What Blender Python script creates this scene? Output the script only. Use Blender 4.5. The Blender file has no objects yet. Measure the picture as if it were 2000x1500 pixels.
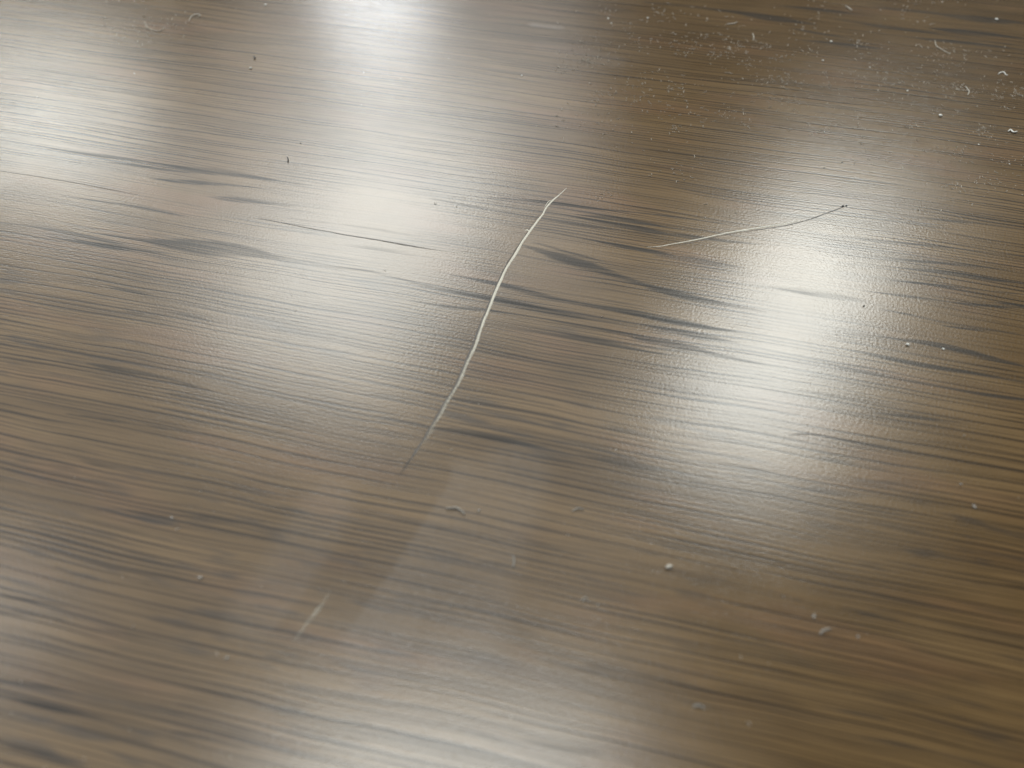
import bpy, bmesh, math, random
import numpy as np
from mathutils import Vector, Matrix, noise as mnoise

random.seed(11)
rng = np.random.default_rng(11)
scene = bpy.context.scene
COL = scene.collection

# ------------------------------------------------------------------ camera
CAM_H, PITCH, LENS = 0.17, math.radians(55.5), 26.0
cam_d = bpy.data.cameras.new('camera')
cam = bpy.data.objects.new('camera', cam_d)
COL.objects.link(cam)
cam.location = (0, 0, CAM_H)
cam.rotation_euler = (math.pi / 2 - PITCH, 0, 0)
cam_d.sensor_width = 36.0
cam_d.lens = LENS
cam_d.clip_start = 0.005
cam_d.clip_end = 50
cam_d.dof.use_dof = True
cam_d.dof.focus_distance = 0.246
cam_d.dof.aperture_fstop = 7.2
scene.camera = cam

# ------------------------------------------------------------------ room light
world = bpy.data.worlds.new('World')
scene.world = world
world.use_nodes = True
bg = world.node_tree.nodes['Background']
bg.inputs['Color'].default_value = (0.97, 0.98, 1.0, 1)
bg.inputs['Strength'].default_value = 0.03

def lamp(name, loc, sx, sy, radiance, col, rz=0.0, aim=None):
    l = bpy.data.lights.new(name, 'AREA')
    l.shape = 'RECTANGLE'
    l.size, l.size_y = sx, sy
    l.energy = radiance * math.pi * sx * sy
    l.color = col
    o = bpy.data.objects.new(name, l)
    COL.objects.link(o)
    o.location = loc
    if aim is None:
        o.rotation_euler = (0, 0, rz)
    else:
        o.rotation_euler = (Vector(aim) - Vector(loc)).to_track_quat('-Z', 'Y').to_euler()
    return o

# ceiling panels over the table, and the ceiling lit around them
WARM, COOL = (0.958, 1.0, 0.965), (0.94, 0.98, 1.0)
lamp('ceiling_lamp', (0.85, 1.45, 1.6), 0.40, 1.16, 17.5, WARM, math.radians(-31))
lamp('ceiling_lamp', (-0.49, 1.80, 1.6), 0.66, 1.20, 10.8, WARM, math.radians(-18))
lamp('ceiling_lamp', (-1.77, 2.42, 1.6), 0.64, 0.80, 11.4, WARM, 0.0)
lamp('ceiling_lamp', (-0.62, 3.36, 1.6), 0.42, 0.70, 19, COOL, math.radians(20))
lamp('ceiling_lamp', (-0.16, 0.14, 1.6), 0.70, 0.36, 14.5, WARM, 0.0)
lamp('ceiling_lamp', (-1.32, 0.52, 1.6), 0.30, 0.36, 6, COOL, 0.0)
lamp('ceiling_glow', (-1.15, 1.4, 1.62), 3.0, 3.0, 1.35, COOL, 0.0)
lamp('ceiling_glow', (-0.42, 2.6, 1.63), 1.45, 2.1, 1.8, COOL, 0.0)
lamp('ceiling_glow', (0.90, 1.48, 1.62), 0.95, 1.5, 1.2, WARM, math.radians(-31))

vs = scene.view_settings
vs.view_transform = 'Standard'
vs.look = 'None'
vs.exposure = 0.0
vs.gamma = 1.0
scene.render.engine = 'CYCLES'

# ------------------------------------------------------------------ pixel -> table
FPX = LENS / 36.0 * 2000.0
_fw = np.array([0, math.cos(PITCH), -math.sin(PITCH)])
_rt = np.array([1.0, 0, 0])
_up = np.cross(_rt, _fw)

def tp(x, y):
    """photograph pixel (2000 x 1500) -> point on the table top, metres"""
    d = _fw * FPX + _rt * (x - 1000.0) + _up * (750.0 - y)
    t = -CAM_H / d[2]
    return np.array([d[0] * t, d[1] * t])

def mmpx(x, y):
    """metres per photograph pixel, measured across the line of sight"""
    p = tp(x, y)
    return math.sqrt(p[0]**2 + p[1]**2 + CAM_H**2) / math.sqrt(FPX**2 + (x-1000)**2 + (y-750)**2)

GRAIN = math.radians(-12.4)
CG, SG = math.cos(GRAIN), math.sin(GRAIN)
def uv(x, y):
    p = tp(x, y)
    return np.array([p[0]*CG + p[1]*SG, -p[0]*SG + p[1]*CG])

# ------------------------------------------------------------------ node helpers
class NT:
    def __init__(s, name):
        s.m = bpy.data.materials.new(name)
        s.m.use_nodes = True
        s.t = s.m.node_tree
        s.b = s.t.nodes['Principled BSDF']
    def n(s, typ, **kw):
        o = s.t.nodes.new(typ)
        for k, v in kw.items():
            setattr(o, k, v)
        return o
    def link(s, a, b):
        s.t.links.new(a, b)
    def inp(s, node, key, v):
        if v is None: return
        if hasattr(v, 'is_linked') or isinstance(v, bpy.types.NodeSocket):
            s.link(v, node.inputs[key])
        else:
            node.inputs[key].default_value = v
    def math(s, op, a, b=None, c=None, clamp=False):
        o = s.n('ShaderNodeMath', operation=op, use_clamp=clamp)
        s.inp(o, 0, a); s.inp(o, 1, b); s.inp(o, 2, c)
        return o.outputs[0]
    def noise(s, vec, scale=1.0, detail=2.0, rough=0.5, dist=0.0):
        o = s.n('ShaderNodeTexNoise', noise_dimensions='3D')
        s.inp(o, 'Vector', vec)
        o.inputs['Scale'].default_value = scale
        o.inputs['Detail'].default_value = detail
        o.inputs['Roughness'].default_value = rough
        o.inputs['Distortion'].default_value = dist
        return o.outputs['Fac']
    def ramp(s, v, a, b, lo=0.0, hi=1.0):
        o = s.n('ShaderNodeMapRange', interpolation_type='SMOOTHSTEP')
        s.inp(o, 'Value', v)
        o.inputs['From Min'].default_value = a
        o.inputs['From Max'].default_value = b
        o.inputs['To Min'].default_value = lo
        o.inputs['To Max'].default_value = hi
        return o.outputs[0]
    def mix(s, f, a, b, blend='MIX'):
        o = s.n('ShaderNodeMix', data_type='RGBA', blend_type=blend)
        s.inp(o, 0, f)
        for k, v in ((6, a), (7, b)):
            if isinstance(v, tuple): o.inputs[k].default_value = (*v, 1) if len(v) == 3 else v
            else: s.link(v, o.inputs[k])
        return o.outputs[2]
    def vec(s, x, y, z=0.0):
        o = s.n('ShaderNodeCombineXYZ')
        s.inp(o, 0, x); s.inp(o, 1, y); s.inp(o, 2, z)
        return o.outputs[0]
    def attr(s, name):
        return s.n('ShaderNodeAttribute', attribute_name=name).outputs['Fac']

# ------------------------------------------------------------------ table material
def wood_material():
    k = NT('wood_grain_laminate')
    tc = k.n('ShaderNodeTexCoord').outputs['Object']
    sp = k.n('ShaderNodeSeparateXYZ'); k.link(tc, sp.inputs[0])
    u, v = sp.outputs[0], sp.outputs[1]
    # slow waviness of the grain
    w1 = k.noise(k.vec(k.math('MULTIPLY', u, 9), k.math('MULTIPLY', v, 14)), 1, 2)
    w2 = k.noise(k.vec(k.math('MULTIPLY', u, 60), k.math('MULTIPLY', v, 60), 3.1), 1, 1)
    vw = k.math('ADD', v, k.math('MULTIPLY_ADD', w1, 0.006, -0.003))
    vw = k.math('ADD', vw, k.math('MULTIPLY_ADD', w2, 0.0005, -0.00025))
    streak = k.attr('streak')
    clear = k.attr('clear')
    tint = k.attr('tint')
    # fine pore lines: quasi-regular, each line broken and of its own weight
    def pores(freq, ulen, jit, seed, a, b):
        ph = k.noise(k.vec(k.math('MULTIPLY', u, ulen), k.math('MULTIPLY', vw, freq * 0.30), seed), 1, 2, 0.5)
        x = k.math('ADD', k.math('MULTIPLY', vw, freq), k.math('MULTIPLY', ph, jit))
        sn = k.math('SINE', k.math('MULTIPLY', x, 2 * math.pi))
        wt = k.noise(k.vec(k.math('MULTIPLY', u, ulen * 2.2), k.math('MULTIPLY', vw, freq * 0.9), seed + 3), 1, 2, 0.6)
        sn = k.math('ADD', sn, k.math('MULTIPLY_ADD', wt, 5.0, -2.5))
        return k.ramp(sn, a, b)
    lines = pores(740.0, 5.5, 2.4, 0.0, 0.2, 1.3)
    lines2 = pores(1420.0, 10.0, 2.0, 21.0, 0.2, 1.4)
    dash = k.noise(k.vec(k.math('MULTIPLY', u, 46), k.math('MULTIPLY', vw, 420), 9.0), 1, 2, 0.55)
    patch = k.noise(k.vec(k.math('MULTIPLY', u, 7), k.math('MULTIPLY', vw, 22), 2.0), 1, 2, 0.5)
    keep = k.math('MULTIPLY_ADD', clear, -0.85, 1.0)
    l1 = k.math('MULTIPLY', lines, keep)
    l2 = k.math('MULTIPLY', lines2, keep)
    near = k.ramp(v, 0.175, 0.11)                # the board's coarser, dashed figure
    d1 = k.math('MULTIPLY', k.math('MULTIPLY', k.ramp(dash, 0.52, 0.68), k.ramp(patch, 0.42, 0.6)), keep)
    d1 = k.math('MULTIPLY', d1, k.math('MULTIPLY_ADD', near, 0.7, 0.3))
    # flame figure
    edge = k.noise(k.vec(k.math('MULTIPLY', u, 60), k.math('MULTIPLY', vw, 1300), 7.0), 1, 3, 0.6)
    st = k.math('ADD', streak, k.math('MULTIPLY_ADD', edge, 1.1, -0.50))
    st = k.math('MULTIPLY', k.ramp(st, 0.08, 0.85), k.ramp(streak, 0.02, 0.3))
    st = k.math('MULTIPLY', st, k.ramp(k.noise(k.vec(k.math('MULTIPLY', u, 22), k.math('MULTIPLY', vw, 1000), 33.0), 1, 2, 0.6), 0.34, 0.58, 0.50, 1.0))
    # colour
    tone = k.noise(k.vec(k.math('MULTIPLY', u, 14), k.math('MULTIPLY', vw, 60), 4.0), 1, 3, 0.6)
    hue = k.noise(k.vec(k.math('MULTIPLY', u, 22), k.math('MULTIPLY', vw, 70), 14.0), 1, 2, 0.5)
    base = k.mix(k.ramp(tone, 0.3, 0.7), (0.086, 0.052, 0.021), (0.126, 0.079, 0.035))
    base = k.mix(k.math('MULTIPLY', k.ramp(hue, 0.5, 0.7), 0.5), base, (0.128, 0.070, 0.034))
    far_shade = k.ramp(k.math('ADD', vw, k.math('MULTIPLY', tone, 0.05)), 0.27, 0.33)      # far wood darkened in colour, standing in for dimmer light there
    base = k.mix(k.math('MULTIPLY', far_shade, 0.42), base, (0.046, 0.031, 0.019))
    base = k.mix(k.math('MULTIPLY', l2, 0.64), base, (0.026, 0.017, 0.009))
    base = k.mix(k.math('MULTIPLY', l1, 0.86), base, (0.020, 0.014, 0.009))
    base = k.mix(k.math('MULTIPLY', d1, 0.6), base, (0.026, 0.021, 0.017))
    base = k.mix(k.math('MULTIPLY', st, 0.86), base, (0.022, 0.020, 0.018))
    # grey tint, slightly rougher, over parts of the top
    fn = k.noise(k.vec(k.math('MULTIPLY', u, 500), k.math('MULTIPLY', v, 900), 1.0), 1, 3, 0.6)
    fm = k.math('MULTIPLY', tint, k.ramp(fn, 0.25, 0.75, 0.5, 1.0))
    base = k.mix(k.math('MULTIPLY', fm, 0.14), base, (0.30, 0.29, 0.29))
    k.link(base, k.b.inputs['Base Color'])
    # gloss
    rn = k.noise(k.vec(k.math('MULTIPLY', u, 30), k.math('MULTIPLY', v, 30), 6.0), 1, 3, 0.5)
    r = k.ramp(rn, 0.3, 0.7, 0.185, 0.21)
    r = k.math('ADD', r, k.math('MULTIPLY', fm, 0.06))
    r = k.math('ADD', r, k.math('MULTIPLY', st, 0.03))
    k.link(r, k.b.inputs['Roughness'])
    k.b.inputs['IOR'].default_value = 1.5
    spec = k.math('MULTIPLY_ADD', st, -0.22, 0.5)
    spec = k.math('ADD', spec, k.math('MULTIPLY', l1, -0.085))
    spec = k.math('ADD', spec, k.math('MULTIPLY', l2, -0.05))
    k.link(spec, k.b.inputs['Specular IOR Level'])
    # relief: pores are sunk, and a leathery skin over everything
    skin = k.noise(k.vec(k.math('MULTIPLY', u, 1300), k.math('MULTIPLY', v, 1700), 8.0), 1, 2, 0.55)
    hgt = k.math('MULTIPLY', l1, -0.2)
    hgt = k.math('ADD', hgt, k.math('MULTIPLY', l2, -0.08))
    hgt = k.math('ADD', hgt, k.math('MULTIPLY', skin, 1.0))
    bp = k.n('ShaderNodeBump')
    bp.inputs['Strength'].default_value = 0.55
    bp.inputs['Distance'].default_value = 0.00007
    k.link(hgt, bp.inputs['Height'])
    k.link(bp.outputs[0], k.b.inputs['Normal'])
    return k.m

def plain(name, col, rough=0.6, var=0.25, scale=4000.0, trans=0.0, alpha_attr=None, alpha=1.0):
    k = NT(name)
    tc = k.n('ShaderNodeTexCoord').outputs['Object']
    nz = k.noise(tc, scale, 2, 0.6)
    dark = tuple(c * (1 - var) for c in col)
    lite = tuple(min(1, c * (1 + var)) for c in col)
    k.link(k.mix(k.ramp(nz, 0.35, 0.65), dark, lite), k.b.inputs['Base Color'])
    k.b.inputs['Roughness'].default_value = rough
    if trans: k.b.inputs['Transmission Weight'].default_value = trans
    if alpha_attr:
        a = k.attr(alpha_attr)
        a2 = k.math('ADD', a, k.math('MULTIPLY_ADD', nz, 0.5, -0.25))
        a3 = k.math('MULTIPLY', k.ramp(a2, 0.15, 0.85), k.ramp(a, 0.0, 0.25))
        k.link(k.math('MULTIPLY', a3, alpha), k.b.inputs['Alpha'])
    elif alpha < 1:
        k.b.inputs['Alpha'].default_value = alpha
    return k.m

M_WOOD = wood_material()
M_PALE = plain('scratch_exposed_core', (0.43, 0.40, 0.335), 0.75, 0.12, 2500, alpha_attr='show')
M_DARK = plain('scratch_shade_and_hairline', (0.045, 0.035, 0.027), 0.6, 0.3, 2500, alpha_attr='show')  # shaded side of a furrow painted as dark colour; also colours dark hairlines
M_GREY = plain('scratch_rubbed_core', (0.20, 0.19, 0.18), 0.6, 0.3, 2500, alpha_attr='show')
M_WHITE = plain('white_speck', (0.62, 0.61, 0.57), 0.5, 0.08)
M_LINT = plain('pale_lint', (0.40, 0.37, 0.32), 0.8, 0.2)
M_SHAVE = plain('clear_shaving', (0.30, 0.28, 0.25), 0.5, 0.2, alpha=0.5)
M_DUST = plain('grey_dust', (0.36, 0.32, 0.27), 0.9, 0.25)
M_CRUMB = plain('translucent_crumb', (0.34, 0.32, 0.29), 0.35, 0.15, alpha=0.4)
M_BLACK = plain('black_grit', (0.012, 0.011, 0.010), 0.5, 0.4)

# ------------------------------------------------------------------ table top with its figure
STREAKS = [  # polylines in photograph pixels, then thickness in pixels, then strength
 ([(168,300),(360,327),(560,355)],10,1), ([(332,352),(420,360),(500,366)],9,1), ([(160,388),(240,400),(326,415)],10,.9),
 ([(448,388),(546,400)],12,.8), ([(0,434),(110,450),(210,470)],9,.9), ([(228,462),(350,478),(460,490),(580,507)],25,1),
 ([(150,472),(300,492)],10,.8), ([(580,512),(700,528)],9,.6), ([(250,322),(420,342)],5,.8),
 ([(993,388),(1180,408),(1350,428)],6,1), ([(1087,416),(1200,438),(1315,460)],7,1), ([(1165,424),(1260,436),(1350,450)],9,1),
 ([(1030,447),(1190,474),(1345,508)],7,1), ([(1055,478),(1105,492),(1160,505)],11,.9), ([(900,398),(1060,428),(1180,446)],5,.7),
 ([(1052,488),(1150,520),(1245,553),(1360,582)],21,1), ([(900,540),(980,558),(1070,580),(1350,633)],13,1),
 ([(780,545),(958,584),(1122,619),(1280,643)],11,1), ([(880,598),(1070,622),(1245,657)],7,1), ([(951,630),(1084,654),(1255,684)],8,1),
 ([(1273,666),(1363,684)],12,1), ([(888,840),(960,852),(1035,868)],11,.9), ([(1122,886),(1200,902),(1280,918)],17,.8),
 ([(700,482),(800,495),(900,508)],12,.35), ([(600,430),(760,452)],8,.5), ([(1300,458),(1480,476)],7,.7),
 ([(1300,502),(1370,510),(1440,520)],8,1), ([(1300,572),(1380,588),(1468,604)],14,1), ([(1290,640),(1390,660)],9,.9),
 ([(1720,518),(1860,535),(2000,553)],7,1), ([(1783,552),(1900,565),(2000,574)],6,1), ([(1716,572),(1800,583),(1895,594),(2000,602)],8,1),
 ([(1930,590),(2000,598)],8,.9), ([(1748,610),(1846,630),(1958,647),(2000,656)],8,1), ([(1880,640),(1960,648)],10,.9),
 ([(1671,650),(1750,662),(1825,672),(1900,690),(2000,715)],11,1), ([(1681,690),(1760,704),(1842,720),(2000,748)],10,1),
 ([(1678,724),(1825,756),(2000,780)],9,.9), ([(1737,811),(1860,822)],8,.8), ([(1500,560),(1640,580)],15,.45), ([(1560,696),(1685,717)],13,.45),
 ([(1700,500),(1850,515),(2000,530)],5,.9), ([(1720,470),(2000,500)],5,.8), ([(1800,425),(2000,447)],5,.7), ([(1380,690),(1500,712)],7,.6),
 ([(1457,28),(1552,42)],9,1), ([(1750,18),(1850,30),(1960,42)],12,1), ([(1846,58),(1920,66),(2000,76)],11,1), ([(1573,60),(1643,73)],7,1),
 ([(1545,14),(1650,24),(1737,38)],6,.9), ([(1600,82),(1720,94)],6,.8), ([(1320,10),(1450,24)],9,.8), ([(1700,48),(1900,76)],5,1), ([(1760,70),(1990,96)],6,.8),
 ([(203,715),(280,730),(350,745),(392,757)],15,1), ([(367,776),(490,797)],9,.8), ([(168,815),(300,832),(420,853),(507,871)],6,.9),
 ([(122,911),(154,920)],13,.8), ([(175,902),(212,910)],11,.8), ([(240,566),(310,580)],9,.8), ([(330,610),(390,622)],8,.7), ([(240,605),(272,612)],7,.8),
 ([(0,1160),(80,1176),(161,1195)],12,1), ([(0,1192),(91,1206)],13,1), ([(172,1223),(262,1241)],15,1), ([(126,1111),(178,1122)],9,.9),
 ([(280,1140),(336,1148)],11,.8), ([(305,1216),(367,1230)],11,.8), ([(175,1265),(315,1293),(370,1309)],12,1), ([(305,1328),(400,1348),(490,1370)],11,.8),
 ([(0,1328),(140,1353),(308,1388)],14,1), ([(77,1377),(168,1395)],17,1), ([(371,1437),(490,1461)],15,1), ([(210,1339),(350,1374)],9,.8),
 ([(0,1458),(70,1472),(150,1489)],17,1), ([(182,1426),(266,1444)],13,.9), ([(539,1286),(620,1300)],9,.8), ([(490,1400),(620,1430)],10,.7),
 ([(951,1097),(993,1105)],13,.9), ([(1196,1066),(1259,1078)],12,1), ([(1290,1064),(1325,1073)],12,.9), ([(923,1125),(985,1138)],9,.9),
 ([(1024,1052),(1105,1076)],9,.7), ([(1152,1300),(1195,1308)],12,.7), ([(1052,1452),(1133,1467)],13,.8), ([(1196,1472),(1280,1490)],12,.8),
 ([(1045,1104),(1085,1118)],10,.7), ([(380,1010),(450,1022)],10,.7), ([(245,998),(308,1008)],14,.9), ([(420,1050),(470,1060)],8,.7),
 ([(1510,1155),(1573,1175)],10,.9), ([(1653,1186),(1713,1202)],12,1), ([(1828,1220),(1890,1234)],9,.8), ([(1748,1304),(1790,1310)],10,.7),
 ([(1926,1313),(1990,1325)],11,.8), ([(1611,1382),(1692,1398)],9,.9), ([(1920,1352),(1960,1364)],11,.7), ([(1853,1396),(1920,1416)],9,.8),
 ([(1650,1438),(1745,1452),(1835,1466)],10,.8), ([(1485,1256),(1508,1262)],16,.7), ([(1700,1022),(1800,1040)],13,.7), ([(1420,1068),(1480,1080)],9,.8),
 ([(600,985),(760,1012)],7,.6), ([(560,1060),(700,1080)],8,.6), ([(1350,890),(1480,915)],6,.6), ([(1560,760),(1700,785)],7,.4),
]
CLEAR = [([(300,350),(650,400),(980,470)],105,1), ([(600,480),(900,520),(1000,540)],70,.9), ([(1050,545),(1300,600)],52,1), ([(40,345),(300,400)],80,.9),
 ([(1020,470),(1300,500)],34,.8), ([(1400,480),(1700,590)],150,.9), ([(1700,590),(2000,680)],150,.85), ([(1700,620),(2000,690)],70,.8),
 ([(0,400),(250,440)],60,.7), ([(1200,370),(1500,430)],60,.4), ([(1500,40),(2000,60)],90,.6)]
# grey tinted areas, with a nearly untinted stripe through the foreground ones
TINT = [([(905,960),(800,1130),(740,1240)],150,.55), ([(1000,930),(930,1120),(900,1250)],150,.5), ([(640,990),(560,1120),(500,1200)],110,.40),
        ([(1040,48),(1095,54)],14,1.0), ([(1060,90),(1200,120)],40,.3)]
TINT_GAP = [([(830,925),(745,1050),(650,1180),(600,1240)],112,1.0)]

def build_table():
    U0, U1, V0, V1 = -0.42, 0.36, -0.06, 0.44
    us = np.concatenate([[-0.9, -0.6, -0.48], np.arange(U0, U1, 0.0013), [0.42, 0.5, 0.7, 0.9]])
    vs_ = np.concatenate([[-0.35, -0.2, -0.1], np.arange(V0, V1, 0.00042), [0.46, 0.6, 0.8]])
    nu, nv = len(us), len(vs_)
    UU, VV = np.meshgrid(us, vs_)           # rows = v
    def field(items, mode):
        F = np.zeros_like(UU)
        for pts, th, amp in items:
            tail = 0.6
            if items is STREAKS: th = th * 0.88
            if items is STREAKS and pts[0][1] > 840:      # short dashes: thinner, fainter, drawn out
                th, amp, tail = th * 0.72, amp * 0.74, 0.9 if len(pts) == 2 else 0.4
            q = np.array([uv(*p) for p in pts])
            hw = np.array([mmpx(*p) for p in pts]).mean() * th * 0.5
            if mode == 'grain':
                # thickness is measured down the picture: undo the foreshortening
                ym = np.mean([p[1] for p in pts]); xm = np.mean([p[0] for p in pts])
                hw = 0.5 * abs(uv(xm, ym - th/2)[1] - uv(xm, ym + th/2)[1])
                o = np.argsort(q[:, 0]); q = q[o]
                e0, e1 = (q[0] - q[1]) * tail, (q[-1] - q[-2]) * tail     # tails fade out beyond the dark core
                q = np.vstack([q[:1] + e0, q, q[-1:] + e1])
                L = q[-1, 0] - q[0, 0]
                i0 = max(0, np.searchsorted(us, q[0, 0]) - 1); i1 = min(nu, np.searchsorted(us, q[-1, 0]) + 2)
                j0 = max(0, np.searchsorted(vs_, q[:, 1].min() - 3*hw) - 1); j1 = min(nv, np.searchsorted(vs_, q[:, 1].max() + 3*hw) + 1)
                if i1 <= i0 or j1 <= j0: continue
                uu = us[i0:i1]
                # smooth centre line
                vc = np.interp(uu, q[:, 0], q[:, 1])
                kk = max(1, (i1 - i0) // 6)
                vc = np.convolve(np.pad(vc, kk, mode='edge'), np.ones(2*kk+1)/(2*kk+1), 'valid')
                vc = vc + 0.0002 * np.sin(uu * 160 + pts[0][0])
                t = np.clip((uu - q[0, 0]) / max(L, 1e-6), 0, 1)
                prof = np.sin(np.pi * np.clip(t, 0, 1)) ** 0.95
                prof = prof * (0.8 + 0.35 * np.sin(uu * 110 + pts[0][1]))
                w = np.maximum(hw * prof, 1e-6)
                d = np.abs(VV[j0:j1, i0:i1] - vc[None]) / w[None]
                val = amp * np.clip((1.7 - d) / 1.2, 0, 1) * np.clip(prof, 0, 1)[None] ** 0.4
                F[j0:j1, i0:i1] = np.maximum(F[j0:j1, i0:i1], val)
            else:
                dmin = np.full_like(UU, 1e9)
                for a, b in zip(q[:-1], q[1:]):
                    ab = b - a
                    t = np.clip(((UU - a[0]) * ab[0] + (VV - a[1]) * ab[1]) / (ab @ ab), 0, 1)
                    dmin = np.minimum(dmin, np.hypot(UU - a[0] - t * ab[0], VV - a[1] - t * ab[1]))
                soft = 0.25 if mode == 'sharp' else 0.9
                x = np.clip((1 + soft * 0.5 - dmin / hw) / soft, 0, 1)
                F = np.maximum(F, amp * x * x * (3 - 2 * x))
        return F
    streak = field(STREAKS, 'grain')
    clear = field(CLEAR, 'grain')
    tint = field(TINT, 'soft') * (1 - 0.9 * field(TINT_GAP, 'sharp'))
    nt = nu * nv
    TH = 0.03
    co = np.zeros((nt + 4, 3), np.float32)
    co[:nt, 0] = UU.ravel(); co[:nt, 1] = VV.ravel()
    co[nt:] = [(us[0], vs_[0], -TH), (us[-1], vs_[0], -TH), (us[-1], vs_[-1], -TH), (us[0], vs_[-1], -TH)]
    idx = np.arange(nt).reshape(nv, nu)
    quads = np.stack([idx[:-1, :-1], idx[:-1, 1:], idx[1:, 1:], idx[1:, :-1]], -1).reshape(-1, 4)
    b0, b1, b2, b3 = nt, nt+1, nt+2, nt+3
    ngons = [list(idx[0, ::-1]) + [b0, b1], list(idx[::-1, -1]) + [b1, b2],
             list(idx[-1, :]) + [b2, b3], list(idx[:, 0]) + [b3, b0], [b0, b3, b2, b1]]
    me = bpy.data.meshes.new('table_top')
    loops = np.concatenate([quads.ravel()] + [np.array(n) for n in ngons]).astype(np.int32)
    sizes = np.concatenate([np.full(len(quads), 4), [len(n) for n in ngons]]).astype(np.int32)
    starts = np.concatenate([[0], np.cumsum(sizes)[:-1]]).astype(np.int32)
    me.vertices.add(len(co)); me.vertices.foreach_set('co', co.ravel())
    me.loops.add(len(loops)); me.loops.foreach_set('vertex_index', loops)
    me.polygons.add(len(sizes)); me.polygons.foreach_set('loop_start', starts)
    me.update(calc_edges=True); me.validate()
    for nm, F in (('streak', streak), ('clear', clear), ('tint', tint)):
        a = me.attributes.new(nm, 'FLOAT', 'POINT')
        buf = np.zeros(len(me.vertices), np.float32); buf[:nt] = F.ravel()
        a.data.foreach_set('value', buf)
    me.materials.append(M_WOOD)
    o = bpy.data.objects.new('table_top', me)
    COL.objects.link(o)
    o.rotation_euler = (0, 0, GRAIN)
    o['label'] = 'dark brown wood grain table top with pale scratches and dust'
    o['category'] = 'table'
    return o

table = build_table()
TINV = Matrix.Rotation(-GRAIN, 4, 'Z')

# ------------------------------------------------------------------ scratches: parts of the table top
def resample(pts, step):
    """pts rows of (x, y, extra...) -> evenly stepped Catmull-Rom curve"""
    P = np.array(pts, float); out = []
    n = len(P)
    for i in range(n - 1):
        p0, p1, p2, p3 = P[max(i-1, 0)], P[i], P[i+1], P[min(i+2, n-1)]
        m = max(2, int(np.hypot(*(p2 - p1)[:2]) / step))
        for t in np.arange(m) / m:
            c = 0.5*((2*p1) + (p2-p0)*t + (2*p0-5*p1+4*p2-p3)*t*t + (-p0+3*p1-3*p2+p3)*t**3)
            c[2:] = p1[2:] + (p2[2:] - p1[2:]) * t
            out.append(c)
    out.append(P[-1])
    return np.array(out)

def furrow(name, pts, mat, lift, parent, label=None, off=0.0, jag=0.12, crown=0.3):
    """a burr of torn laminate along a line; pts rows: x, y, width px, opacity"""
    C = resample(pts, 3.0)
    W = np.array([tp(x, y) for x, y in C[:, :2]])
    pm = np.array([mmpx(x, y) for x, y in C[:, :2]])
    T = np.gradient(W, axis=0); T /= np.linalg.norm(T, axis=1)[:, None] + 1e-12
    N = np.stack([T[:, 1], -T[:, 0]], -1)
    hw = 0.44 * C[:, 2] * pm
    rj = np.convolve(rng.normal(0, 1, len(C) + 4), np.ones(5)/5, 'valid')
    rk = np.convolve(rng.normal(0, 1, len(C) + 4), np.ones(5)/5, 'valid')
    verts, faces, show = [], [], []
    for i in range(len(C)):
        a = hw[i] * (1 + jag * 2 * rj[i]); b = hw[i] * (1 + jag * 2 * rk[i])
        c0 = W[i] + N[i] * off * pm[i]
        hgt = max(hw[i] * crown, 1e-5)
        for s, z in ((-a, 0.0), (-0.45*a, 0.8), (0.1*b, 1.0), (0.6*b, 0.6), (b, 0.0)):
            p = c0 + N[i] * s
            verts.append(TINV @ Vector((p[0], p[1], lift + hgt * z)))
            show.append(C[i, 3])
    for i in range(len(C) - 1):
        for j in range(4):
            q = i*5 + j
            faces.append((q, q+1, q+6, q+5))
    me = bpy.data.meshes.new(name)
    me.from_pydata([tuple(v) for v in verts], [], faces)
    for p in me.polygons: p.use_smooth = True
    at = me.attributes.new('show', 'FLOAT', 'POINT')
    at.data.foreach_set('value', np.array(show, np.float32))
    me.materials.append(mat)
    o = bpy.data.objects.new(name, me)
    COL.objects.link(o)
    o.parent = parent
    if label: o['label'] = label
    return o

main = [(1107,367,1,0.5),(1092,381,2.4,1),(1078,393,3.6,1),(1066,407,4.4,1),(1060,419,4.6,1),(1049,433,4.6,1),(1034,453,5,1),(1020,474,5,1),
        (1006,498,5.2,1),(988,526,5.2,1),(978,548,5.4,1),(968,570,5.6,1),(963,583,5.6,1),(953,608,5.1,0.81),(941,638,5.27,0.72),(928,677,5.61,0.63),
        (915,704,5.61,0.585),(904,731,5.95,0.558),(894,752,6.12,0.54),(882,772,6.29,0.504),(873,786,6.29,0.486),(860,811,6.46,0.45),(846,833,6.46,0.405),(835,854,6.46,0.324),(821,874,5.95,0.252),(805,899,5.95,0.162),(792,918,5.1,0.045)]
sc = furrow('scratch', main, M_PALE, 0.00003, table, 'long pale curved scratch across the grain')
dk = [(1062,412,2,.3),(1040,444,2.2,.4),(1010,490,2.6,.55),(988,526,2.8,.65),(963,583,3.2,.8),(941,638,4.2,.95),(915,704,4.8,1),(894,752,5.2,1),(873,786,5.4,1),(846,833,5.6,.95),(821,874,5.8,.85),(805,899,5.6,.7),(785,928,4.5,.3),(770,950,4,.1)]
furrow('furrow_edge', dk, M_DARK, 0.00002, sc, 'dark furrow edge beside the pale scratch', off=3.8, jag=0.3, crown=0.12)  # shade along the furrow, painted as a dark strip
furrow('splinter', [(1077,391,1,.7),(1071,394,1.8,.9),(1066,401,1.4,.7),(1063,407,1,.4)], M_PALE, 0.00003, sc)
furrow('splinter', [(1026,450,1.4,.8),(1030,449,2.6,1),(1033,452,2.6,.9)], M_PALE, 0.00003, sc)
low = [(654,1146,5,.1),(644,1158,7,.24),(632,1176,8,.32),(619,1193,9,.42),(606,1210,8,.33),(592,1228,9,.35),(580,1245,8,.3),(571,1257,7,.2),(560,1275,5,.1)]
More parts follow.
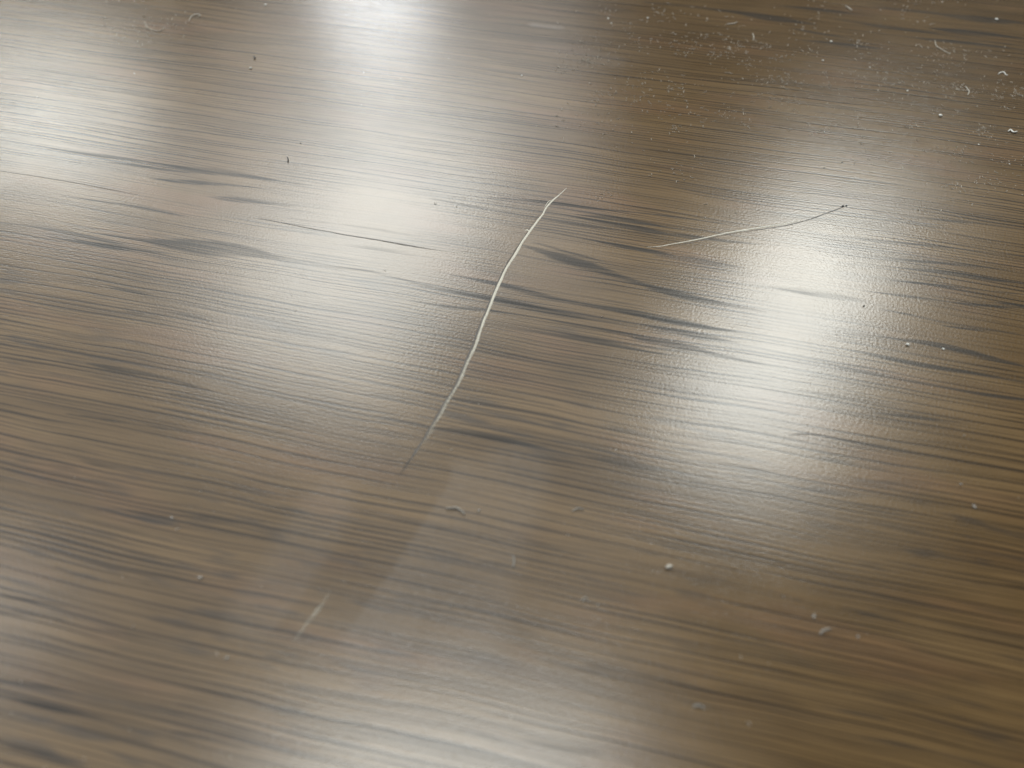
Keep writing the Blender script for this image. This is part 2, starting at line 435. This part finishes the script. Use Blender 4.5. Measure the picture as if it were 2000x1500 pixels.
furrow('scratch', low, M_PALE, 0.00003, table, 'short blurred pale scratch in line with the long one', crown=0.2)
thin = [(1262,483,1.2,.4),(1290,481,1.8,.7),(1305,478,2,.8),(1345,471,2.6,1),(1375,465,3,1),(1410,457,3,1),(1455,449,3.2,1),(1500,442,3,1),(1540,436,2.6,.8),(1560,431,2.2,.4)]
s2 = furrow('scratch', thin, M_PALE, 0.00003, table, 'thin straightish scratch ending at a black grain of grit')
furrow('furrow_edge', [(1290,484,1,.3),(1345,474.5,1.6,.7),(1375,468.5,2,.9),(1410,460,1.6,.6),(1455,452.5,1.6,.5),(1500,446,2.2,.9),(1540,439.5,2.2,.85),(1580,429,2.4,.85),(1610,418,2.6,.95),(1635,409,2.4,.95),(1648,403,2.4,1)], M_DARK, 0.00002, s2, 'dark grey edge of the thin scratch', crown=0.1)  # shaded side of the thin scratch, put in as dark colour
furrow('scratch', [(0,334,1.6,.5),(80,346,1.8,.6),(157,359,1.8,.6),(215,370,2,.6),(273,381,1.5,.3)], M_DARK, 0.00003, table, 'faint dark hairline scratch by the grey figure streaks', crown=0.1)
s4 = furrow('scratch', [(500,425,1.4,.3),(555,436,2.2,.7),(610,447,2.2,.7),(640,452,2,.55),(670,458,2.4,.7),(720,466,2.8,.85),(761,473,3.2,1),(794,479,3.4,1),(830,485,2.4,.6),(871,491,1.8,.3)], M_DARK, 0.00003, table, 'faint dark hairline scratch running up to the long pale one', crown=0.1)
furrow('furrow_edge', [(850,488,1.4,.4),(871,491,1.8,.5),(905,494,1.8,.5),(940,497,1.6,.45),(990,501,1.2,.3)], M_PALE, 0.00003, s4, 'pale end of the faint hairline scratch', crown=0.2)
furrow('scratch', [(1540,851,1.4,.3),(1560,848,2.4,.8),(1601,850,2.8,.9),(1650,859,2.6,.8),(1700,870,2.2,.6),(1755,881,1.6,.4)], M_DARK, 0.00003, table, 'short dark curved hairline scratch away from the other scratches', crown=0.1)
furrow('scratch', [(1703,413,1.2,.4),(1737,422,1.8,.8),(1770,430,1.6,.5),(1797,436,2,.8),(1850,440,1.4,.4)], M_GREY, 0.00003, table, 'very faint grey scratch just past the black grit', crown=0.1)

# ------------------------------------------------------------------ specks, crumbs and lint: things of their own
def tag(o, label, cat, group=None):
    o['label'] = label; o['category'] = cat
    if group: o['group'] = group
    return o

def pebble_verts(r, sx, sy, sz, seed, sub=2):
    bm = bmesh.new()
    bmesh.ops.create_icosphere(bm, subdivisions=sub, radius=1.0)
    for v in bm.verts:
        n = 1 + 0.45 * mnoise.noise(v.co * 1.6 + Vector((seed * 3.7, seed, 0)))
        v.co = Vector((v.co.x * sx * n, v.co.y * sy * n, v.co.z * sz * n)) * r
    zmin = min(v.co.z for v in bm.verts)
    for v in bm.verts: v.co.z -= zmin
    return bm

def speck(name, x, y, wpx, label, cat, group, mat, asp=0.7, sz=0.5, rz=0.0, seed=0):
    r = 0.43 * wpx * mmpx(x, y)
    bm = pebble_verts(r, 1.0, asp, sz, seed + x * 0.01)
    me = bpy.data.meshes.new(name); bm.to_mesh(me); bm.free()
    for p in me.polygons: p.use_smooth = True
    me.materials.append(mat)
    o = bpy.data.objects.new(name, me); COL.objects.link(o)
    w = tp(x, y)
    o.location = (w[0], w[1], 0.0)
    o.rotation_euler = (0, 0, rz)
    return tag(o, label, cat, group)

def tube(points, radii, sides=5):
    P = [Vector(p) for p in points]; verts = []; faces = []
    for i, p in enumerate(P):
        t = (P[min(i+1, len(P)-1)] - P[max(i-1, 0)]).normalized()
        a = t.cross(Vector((0, 0, 1)))
        a = a.normalized() if a.length > 1e-6 else Vector((1, 0, 0))
        b = a.cross(t)
        for s in range(sides):
            an = 2 * math.pi * s / sides
            verts.append(p + (a * math.cos(an) + b * math.sin(an)) * radii[i])
    for i in range(len(P) - 1):
        for s in range(sides):
            s2_ = (s + 1) % sides
            faces.append((i*sides+s, i*sides+s2_, (i+1)*sides+s2_, (i+1)*sides+s))
    faces.append(tuple(range(sides - 1, -1, -1)))
    faces.append(tuple(range((len(P)-1)*sides, len(P)*sides)))
    return verts, faces

def fibre(pts, wpx, label, group=None, mat=None, name='lint_fibre', zarc=0.6):
    C = resample([(x, y) for x, y in pts], 2.0)
    W = np.array([tp(*c) for c in C]); pm = mmpx(*C[0])
    r = 0.5 * wpx * pm
    org = W.mean(0)
    n = len(C)
    P = [(W[i][0]-org[0], W[i][1]-org[1], r + r * zarc * abs(math.sin(i * 0.9))) for i in range(n)]
    R = [r * (0.55 + 0.45 * math.sin(math.pi * (i + .5) / n)) for i in range(n)]
    v, f = tube(P, R, 6)
    me = bpy.data.meshes.new(name); me.from_pydata([tuple(q) for q in v], [], f)
    for p in me.polygons: p.use_smooth = True
    me.materials.append(mat or M_LINT)
    o = bpy.data.objects.new(name, me); COL.objects.link(o)
    o.location = (org[0], org[1], 0)
    return tag(o, label, 'lint', group)

G_W = 'bright white dust specks on the table top'
L_W = 'tiny bright white dust speck lying on the brown wood'
for i, (x, y, w) in enumerate([(1607,119,4.5),(1772,178,5),(519,10,5),(1188,37,5),(1265,36,5),(1194,46,4),(1019,148,4),(1699,132,3.5),(1946,39,7),(1623,82,6),(1610,258,3.5),(1971,321,4),(1911,283,4),(1842,682,6)]):
    speck('dust_speck', x, y, w, L_W, 'speck', G_W, M_WHITE, 0.75, 0.5, i * 0.7, i)
speck('dust_speck', 1836, 227, 8, 'largest round white speck on the dusty dark wood', 'speck', None, M_WHITE, 0.85, 0.6)
speck('dust_speck', 490, 134, 6, 'white speck right beside a tiny black fleck', 'speck', None, M_WHITE, 0.7, 0.5)
speck('dust_speck', 1772, 674, 8, 'white speck on a dark grain streak beside a bright reflection', 'speck', None, M_WHITE, 0.8, 0.7)
speck('grit', 1646, 403, 6, 'black grain of grit at the tip of the thin scratch', 'grit', None, M_BLACK, 0.6, 0.5, -0.2)
speck('grit', 1653, 402, 4.5, 'smaller black grain touching the grit at the thin scratch', 'grit', None, M_BLACK, 0.8, 0.5, 0.4)
speck('grit', 1687, 598, 5, 'lone dark dot of grit on the bright reflection', 'grit', None, M_BLACK, 0.8, 0.5)
G_D = 'grey flecks beyond the thin scratch'
for x, y, w in ((1645,317,5),(1610,328,4.5)):
    speck('dark_fleck', x, y, w, 'small soft grey fleck on the wood beyond the black grit', 'fleck', G_D, M_DUST if False else M_BLACK, 0.5, 0.2, 0.3)
fibre([(561,307),(563,312),(562,318)], 2.2, 'tiny black upright splinter on the pale reflection', None, M_BLACK, 'splinter_fleck')
fibre([(496,111),(498,114),(497,117)], 2.6, 'tiny black fleck right beside a white speck', None, M_BLACK, 'splinter_fleck')
speck('dark_fleck', 587, 280, 3, 'pinpoint black fleck beside the upright black splinter', 'fleck', None, M_BLACK, 0.8, 0.4)
# crumbs in the soft foreground
speck('crumb', 1307, 1108, 17, 'brightest pale translucent crumb in the soft foreground', 'crumb', None, M_LINT, 0.5, 0.5, 0.3, 5)
G_C = 'pale translucent crumbs in the soft foreground'
L_C = 'small pale translucent crumb lying on the unscratched foreground wood'
for i, (x, y, w) in enumerate([(392,1129,13),(444,1285,11),(1589,1204,12),(1675,1244,9),(1902,990,12),(336,1012,10),(880,1185,8),(1876,946,8),(935,998,9),(1168,1182,7)]):
    speck('crumb', x, y, w, L_C, 'crumb', G_C, M_CRUMB, 0.6, 0.45, i * 0.5, i + 20)
fibre([(1139,1177),(1138,1171),(1143,1168),(1148,1170),(1148,1175)], 3, 'tiny curled pale shaving bent almost into a ring', None, M_SHAVE, 'shaving')
fibre([(872,994),(890,993),(900,998),(908,1006)], 5, 'bent pale shaving beside a small crumb', None, M_SHAVE, 'shaving')
fibre([(1117,1000),(1124,995),(1133,994),(1140,997)], 3.5, 'arched pale shaving lying between two faint crumbs', None, M_SHAVE, 'shaving')
fibre([(1600,1240),(1606,1233),(1617,1229),(1622,1231)], 5, 'hooked pale shaving among the foreground crumbs', None, M_SHAVE, 'shaving')
fibre([(1352,1381),(1364,1378),(1376,1384)], 5, 'short pale shaving on the brown foreground', None, M_SHAVE, 'shaving')
fibre([(1001,1110),(1004,1098),(1002,1085)], 4, 'faint upright pale shaving on the greyer wood', None, M_SHAVE, 'shaving')
# lint
fibre([(1949,146),(1953,143),(1959,142),(1963,146),(1967,149)], 2.2, 'wavy white lint fibre with a knotted end', None, M_WHITE)
fibre([(369,43),(374,34),(383,29),(392,31),(386,34)], 1.8, 'long looped pale lint fibre on the dark reflection', None, M_LINT)
fibre([(283,42),(288,54),(298,60),(310,62),(322,56)], 1.5, 'long thin sagging lint fibre beside the looped one', None, M_LINT)
fibre([(1968,258),(1973,255),(1978,260),(1985,258)], 3, 'bright clump of white lint on dark wood', None, M_WHITE)
fibre([(1826,80),(1828,90),(1838,97),(1850,104),(1856,106)], 1.6, 'long drooping pale lint fibre trailing a bright speck', None, M_LINT)
fibre([(1651,13),(1656,16),(1664,22)], 2.0, 'short slanted pale lint fibre on the dark grain streaks', None, M_LINT)
fibre([(1885,170),(1892,180),(1889,187)], 2.0, 'hooked pale lint fibre on the fine dark grain', None, M_LINT)
fibre([(1420,48),(1432,47),(1440,44)], 1.8, 'straight pale lint fibre on dark wood', None, M_LINT)
fibre([(1470,66),(1472,75),(1470,80)], 1.6, 'upright pale lint fibre on dark wood', None, M_LINT)

# ------------------------------------------------------------------ the fine dust nobody could count
def dust():
    V, F = [], []
    def add(v, f):
        o = len(V); V.extend(tuple(q) for q in v); F.extend(tuple(i + o for i in q) for q in f)
    def dens(x, y):
        a = math.exp(-((x-1430)/330)**2 - ((y-150)/120)**2) + 0.8*math.exp(-((x-1900)/170)**2 - ((y-190)/170)**2) \
            + 0.5*math.exp(-((x-1150)/160)**2 - ((y-110)/110)**2) + 0.28*math.exp(-((x-310)/110)**2 - ((y-40)/50)**2)
        a += 0.03 + (0.04 if y > 850 else 0.0) * (1 if x < 1500 else .5)
        return a
    count = 0
    clumps = []
    while len(clumps) < 120:
        x, y = random.uniform(-30, 2030), random.uniform(-20, 420)
        if random.random() < dens(x, y) and (x > 1080 or (220 < x < 400 and y < 70)): clumps.append((x, y, random.uniform(8, 45)))
    while count < 1700:
        if random.random() < 0.5:
            cx, cy, cr = random.choice(clumps)
            x, y = random.gauss(cx, cr), random.gauss(cy, cr * 0.45)
        else:
            x, y = random.uniform(-30, 2030), random.uniform(-20, 1500)
            if random.random() > dens(x, y): continue
        count += 1
        w = tp(x, y); m = mmpx(x, y)
        soft = 1.25 if y > 850 else 1.0
        if random.random() < 0.55:
            ln = random.uniform(4, 13) * m * soft
            r = random.uniform(0.38, 0.7) * m * soft * (0.9 if y < 850 else 1.0)
            a = random.uniform(0, 6.28); cv = random.uniform(-2.4, 2.4)
            n = 5; p = [0.0, 0.0]; pts = []
            for i in range(n):
                pts.append((w[0] + p[0], w[1] + p[1], r * 1.05 + random.random() * r))
                p[0] += math.cos(a) * ln / n; p[1] += math.sin(a) * ln / n
                a += cv / n * 2 + random.uniform(-.5, .5)
            v, f = tube(pts, [r*.6, r, r, r*.9, r*.5], 4)
            add(v, f)
        else:
            r = random.uniform(0.5, 1.4) * m * soft
            ang = random.uniform(0, 3.14); ca, sa = math.cos(ang), math.sin(ang)
            ring = [(math.cos(t) * r * random.uniform(.7, 1.3), math.sin(t) * r * random.uniform(.4, .9)) for t in np.linspace(0, 2*math.pi, 7)[:-1]]
            v = [(w[0] + ca*px - sa*py, w[1] + sa*px + ca*py, 0.00001) for px, py in ring]
            v += [(w[0] + (ca*px - sa*py)*.6, w[1] + (sa*px + ca*py)*.6, 0.00001 + r*.5) for px, py in ring]
            f = [(i, (i+1) % 6, 6 + (i+1) % 6, 6 + i) for i in range(6)] + [tuple(range(6, 12)), tuple(range(5, -1, -1))]
            add(v, f)
    me = bpy.data.meshes.new('dust')
    me.from_pydata(V, [], F)
    me.materials.append(M_DUST)
    o = bpy.data.objects.new('dust', me); COL.objects.link(o)
    tag(o, 'fine pale dust and lint scattered over the table top', 'dust')
    o['kind'] = 'stuff'
dust()
